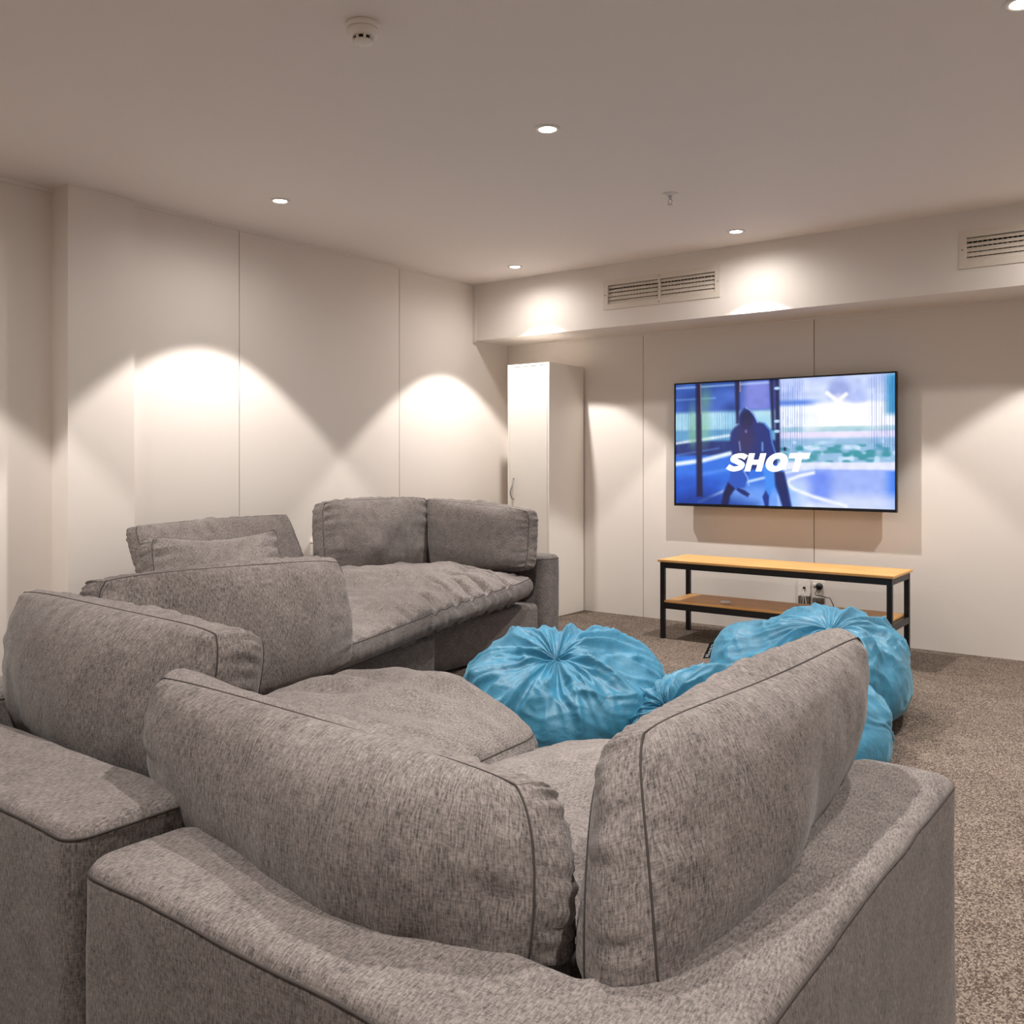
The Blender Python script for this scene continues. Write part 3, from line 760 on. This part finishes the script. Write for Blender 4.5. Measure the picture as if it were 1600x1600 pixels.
# --- back cushion of B along the near back (long bowed one in the foreground)
def cY(px, py, Y): return aY(px, py, Y)
tl = cY(228, 1040, .98); tr = cY(868, 1232, .99)
cushion('back_cushion', 'long bowed grey back cushion in the centre foreground leaning on the nearest sofa back',
  [[V_((-1.50, 1.02, .44)), V_((-1.0, .975, .44)), V_((-.665, .935, .45))],
   [V_((-1.55, 1.0, .59)), V_((-1.02, .955, .58)), V_((-.648, .942, .57))],
   [V_((-1.545, 1.0, .728)), V_((-1.06, .995, .69)), V_((-.70, .99, .685))]],
  .044, .132, 1, GB)
# --- right cushion of B along its arm
cushion('back_cushion', 'grey back cushion standing along the right armrest of the nearest sofa module',
  [[V_((-.528, .905, .48)), V_((-.63, 1.40, .46)), V_((-.62, 1.78, .49))],
   [V_((-.558, .945, .61)), V_((-.595, 1.42, .63)), V_((-.575, 1.83, .66))],
   [V_((-.63, 1.06, .74)), V_((-.60, 1.42, .765)), V_((-.57, 1.80, .79))]],
  .044, .12, 2, GB)
# --- back cushion of A
cushion('back_cushion', 'wide grey back cushion at the left edge leaning on the near left sofa back',
  [[V_((-2.36, 1.14, .46)), V_((-1.93, 1.11, .45)), V_((-1.53, 1.07, .45))],
   [V_((-2.38, 1.12, .62)), V_((-1.93, 1.09, .60)), V_((-1.51, 1.09, .60))],
   [V_((-2.37, 1.15, .785)), V_((-1.93, 1.14, .77)), V_((-1.51, 1.13, .78))]],
  .055, .125, 3, GB)
# --- D: cushion on the left arm of A
cushion('back_cushion', 'grey cushion standing upright behind the left foreground cushion facing the television',
  [[V_((-2.20, 2.01, .47)), V_((-2.19, 1.68, .45)), V_((-2.20, 1.24, .45))],
   [V_((-2.24, 2.03, .62)), V_((-2.22, 1.69, .62)), V_((-2.24, 1.22, .62))],
   [V_((-2.27, 2.02, .795)), V_((-2.27, 1.69, .80)), V_((-2.29, 1.22, .81))]],
  .05, .10, 4, GB)
# --- E, F on the far module, G, H on the middle one
def quad(fn, tl, tr, bl, br, lt, lb, rt=None, rb=None):
    rt = lt if rt is None else rt; rb = lb if rb is None else rb
    TL, TR, BL, BR = fn(*tl, lt), fn(*tr, rt), fn(*bl, lb), fn(*br, rb)
    TM, BM_ = (TL+TR)/2, (BL+BR)/2
    return [[BL, BM_, BR], [(TL+BL)/2, (TM+BM_)/2, (TR+BR)/2], [TL, TM, TR]]
cushion('back_cushion', 'plump grey back cushion upright against the left wall left of the corner cushion',
  quad(aX, (495, 788), (660, 779), (500, 905), (658, 905), -4.05, -3.90), .045, .11, 5, GB, puck=.016)
cushion('back_cushion', 'grey back cushion against the far armrest in front of the white cabinet',
  quad(aY, (668, 780), (834, 799), (672, 897), (830, 888), 4.42, 4.36), .045, .11, 6, GB, puck=.016)
cushion('back_cushion', 'tilted grey cushion leaning back nearest the left wall with a smaller sagging cushion on it',
  quad(aX, (203, 828), (443, 808), (235, 935), (482, 915), -4.06, -3.86), .04, .085, 7, GB, k=.03)
g = quad(aX, (226, 848), (427, 836), (236, 925), (427, 905), -3.74, -3.60)
g[2][1].z -= .045; g[1][1].z -= .015; g[2][2].z += .012; g[2][0].z += .01
cushion('back_cushion', 'sagging grey cushion propped in front of the tilted cushion by the left wall', g, .045, .095, 8, GB, puck=.016, lump=.03)

# --- seat cushions (patch rows: back edge -> front edge)
fr = [aZ(575, 1010, .33), aZ(700, 965, .40), aZ(834, 902, .43)]
frn = aZ(540, 1030, .30)
cushion('seat_cushion', 'long rumpled grey seat cushion of the sofa along the left wall',
  [[V_((-3.95, 2.55, .40)), V_((-4.03, 3.4, .41)), V_((-4.06, 4.30, .40))],
   [V_((-3.40, 2.5, .41)), V_((-3.50, 3.4, .42)), V_((-3.60, 4.34, .41))],
   [V_((-2.78, 2.45, .30)), V_((-2.94, 3.35, .355)), V_((-3.13, 4.38, .385))]],
  .05, .105, 11, GC, cat='cushion', puck=.042, lump=.06, nu=220, nv_=100,
  creases=((.66, 1, .78, .05, .016, .05), (.42, 1, .54, .25, .018, .045), (.10, 1, .24, .35, .02, .04), (.26, 1, .34, .45, .014, .035), (-.10, 1, .0, .5, .02, .035), (-.8, -.3, .5, -.55, .05, .015)))
cushion('seat_cushion', 'puffy grey seat cushion of the near left sofa module in the middle of the photo',
  [[V_((-2.12, 1.18, .37)), V_((-1.75, 1.18, .37)), V_((-1.37, 1.18, .35))],
   [V_((-2.13, 1.65, .40)), V_((-1.75, 1.65, .405)), V_((-1.37, 1.62, .37))],
   [V_((-2.18, 2.18, .39)), V_((-1.80, 2.12, .40)), V_((-1.42, 1.98, .35))]],
  .042, .115, 12, GC, cat='cushion', lump=.045,
  creases=((-.9, .35, .6, .55, .05, .025), (-.9, -.1, -.1, .15, .04, .015)))
cushion('seat_cushion', 'puffy grey seat cushion of the nearest sofa module inside its armrest',
  [[V_((-1.32, 1.12, .35)), V_((-.98, 1.12, .37)), V_((-.70, 1.12, .36))],
   [V_((-1.32, 1.55, .36)), V_((-.99, 1.55, .38)), V_((-.72, 1.5, .37))],
   [V_((-1.31, 1.98, .34)), V_((-.99, 2.0, .37)), V_((-.70, 1.95, .36))]],
  .05, .10, 13, GC, cat='cushion', lump=.03)

# ------------------------------------------------------------------ bean bags
def ridged(p, o=3):
    s_ = 0; a = 1; t = 0
    for i in range(o):
        n = 1-abs(noise.noise(p)*2.0); s_ += a*n*n; t += a; a *= .5; p = p*2.03+Vector((3.1, 7.7, 1.3))
    return s_/t
def bean_bag(label, c, rad, rotz, pole, seed, nfold, fold=.035, crump=.03, dents=(), bumps=(), nt=260, nph=150, e=.82, fz=0.0):
    c = Vector(c); pole = Vector(pole).normalized()
    t1_ = pole.cross(Vector((0, 1, 0))); t1_.normalize(); t2_ = pole.cross(t1_)
    R = Matrix.Rotation(rotz, 3, 'Z'); V = []; F = []
    sd = Vector((seed*5.1, seed*2.3, seed*.7))
    for j in range(nph+1):
        ph = PI*(j/nph)**1.15 if j < nph else PI
        for i in range(nt):
            th = 2*PI*i/nt
            tw = th+.25*noise.noise(Vector((math.cos(th)*1.5, math.sin(th)*1.5, ph*1.2))+sd)*min(1, ph)
            d = pole*math.cos(ph)+(t1_*math.cos(th)+t2_*math.sin(th))*math.sin(ph)
            # superellipsoid
            sx, sy, sz = [math.copysign(abs(q)**e, q) for q in d]
            nrm = (abs(d.x)**(2/e*.0+2)+abs(d.y)**2+abs(d.z)**2)
            l = (abs(sx)**(2/e)+abs(sy)**(2/e)+abs(sz)**(2/e))**(e/2)
            u = Vector((sx, sy, sz))/max(l, 1e-6)
            p = Vector((u.x*rad[0], u.y*rad[1], u.z*rad[2]))
            n = Vector((u.x/rad[0], u.y/rad[1], u.z/rad[2])).normalized()
            env = math.exp(-((ph-.55)/.62)**2)
            q = Vector((math.cos(tw)*nfold*.33, math.sin(tw)*nfold*.33, ph*.7))+sd
            f1 = ridged(q, 2)-.45
            w3 = Vector((d.x, d.y, d.z))*1.9+sd; w3 = w3+Vector((noise.noise(w3*1.3), noise.noise(w3*1.3+Vector((9, 9, 9))), noise.noise(w3*1.3+Vector((4, 1, 8)))))*.75
            cr = ridged(w3*.95, 2)-.5
            cenv = min(1, ph/.45)
            h = fold*f1*env*1.7+crump*cr*cenv*(.35+.65*max(0, min(1, .5+noise.noise(w3*.6)*1.6)))
            h += .05*noise.noise(d*1.4+sd)
            h -= .045*math.exp(-(ph/.16)**2)
            p = R @ (p+n*h)+c
            for (dc, dr, dd) in dents:
                g_ = math.exp(-((p-Vector(dc)).length/dr)**2); p.z -= dd*g_
            if p.z < .012: p.z = .004+.008*math.exp((p.z-.012)*8)
            V.append(p)
    for j in range(nph):
        for i in range(nt):
            a = j*nt+i; b = j*nt+(i+1) % nt; F.append((a, b, b+nt, a+nt))
    org = Vector((c.x, c.y, 0))
    me = mesh_from('bean_bag', [v-org for v in V], F)
    bm = bmesh.new(); bm.from_mesh(me); bmesh.ops.remove_doubles(bm, verts=bm.verts, dist=1e-5); bmesh.ops.recalc_face_normals(bm, faces=bm.faces); bm.to_mesh(me); bm.free()
    o = link('bean_bag', me, M['satin'], None, True); o.location = org
    return tag(o, label, 'bean bag', 'blue satin bean bags on the carpet')
bean_bag('collapsed blue bean bag with radiating creases in front of the far sofa', (-2.13, 3.17, .12), (.44, .48, .30), 0, (.18, -.36, .9), 1, 7, crump=.017, fold=.036, e=1.0)
bb = bean_bag('tallest blue bean bag slumped in front of the bench', (-1.40, 4.08, .19), (.42, .42, .25), 0, (.2, -.2, .95), 2, 7, crump=.013, fold=.034,
   dents=(((-1.58, 3.72, .34), .17, .14),), e=.78)
bean_bag('low blue bean bag lying between the other two, mostly hidden by the armrest cushion', (-1.36, 3.36, .09), (.50, .30, .23), math.radians(40), (-.75, -.35, .6), 3, 6, crump=.03)
# woven tag
c0 = aY(1106, 1014, 3.93)
tv = [aY(1098, 1029, 3.93), aY(1106, 1031, 3.91), aY(1116, 1003, 3.91), aY(1109, 1004, 3.93)]
dirx = (tv[1]-tv[0]); 
q = MB(); n_ = Vector((0, -.002, 0)); ext = Vector((.05, 0, .01))
vv = [tv[0], tv[0]+ext, tv[3]+ext, tv[3]]
for v in vv: q.V.append(v)
for v in vv: q.V.append(v-n_)
q.F += [(0,1,2,3),(7,6,5,4),(0,4,5,1),(1,5,6,2),(2,6,7,3),(3,7,4,0)]
tg = q.build('tag', M['blackp'], bb)
fc = bpy.data.curves.new('tag_text', 'FONT'); fc.body = 'Bean'; fc.size = .03
fo = bpy.data.objects.new('tmp', fc); COL.objects.link(fo); dg = bpy.context.evaluated_depsgraph_get(); dg.update()
cm = bpy.data.meshes.new_from_object(fo.evaluated_get(dg)); bpy.data.objects.remove(fo)
up = (tv[3]-tv[0]); L_ = up.length; up.normalize(); sd_ = Vector((1, 0, .15)).normalized()
wx = max(v.co.x for v in cm.vertices)
for v in cm.vertices:
    v.co = tv[0]+up*(L_*.08+v.co.x/wx*L_*.8)+sd_*(.026-v.co.y*.8)+Vector((0, -.002, 0))-Vector(bb.location)
link('tag_lettering', cm, M['tagw'], tg)

# ------------------------------------------------------------------ world and view
wd = bpy.data.worlds.new('world'); S.world = wd; wd.use_nodes = True
wd.node_tree.nodes['Background'].inputs[0].default_value = (.02, .018, .016, 1)
S.view_settings.view_transform = 'Standard'; S.view_settings.look = 'None'; S.view_settings.gamma = 1
S.view_settings.use_curve_mapping = False; S.view_settings.exposure = .17
S.cycles.diffuse_bounces = 5; S.cycles.max_bounces = 8; S.cycles.sample_clamp_indirect = 6
S.cycles.caustics_reflective = False; S.cycles.caustics_refractive = False
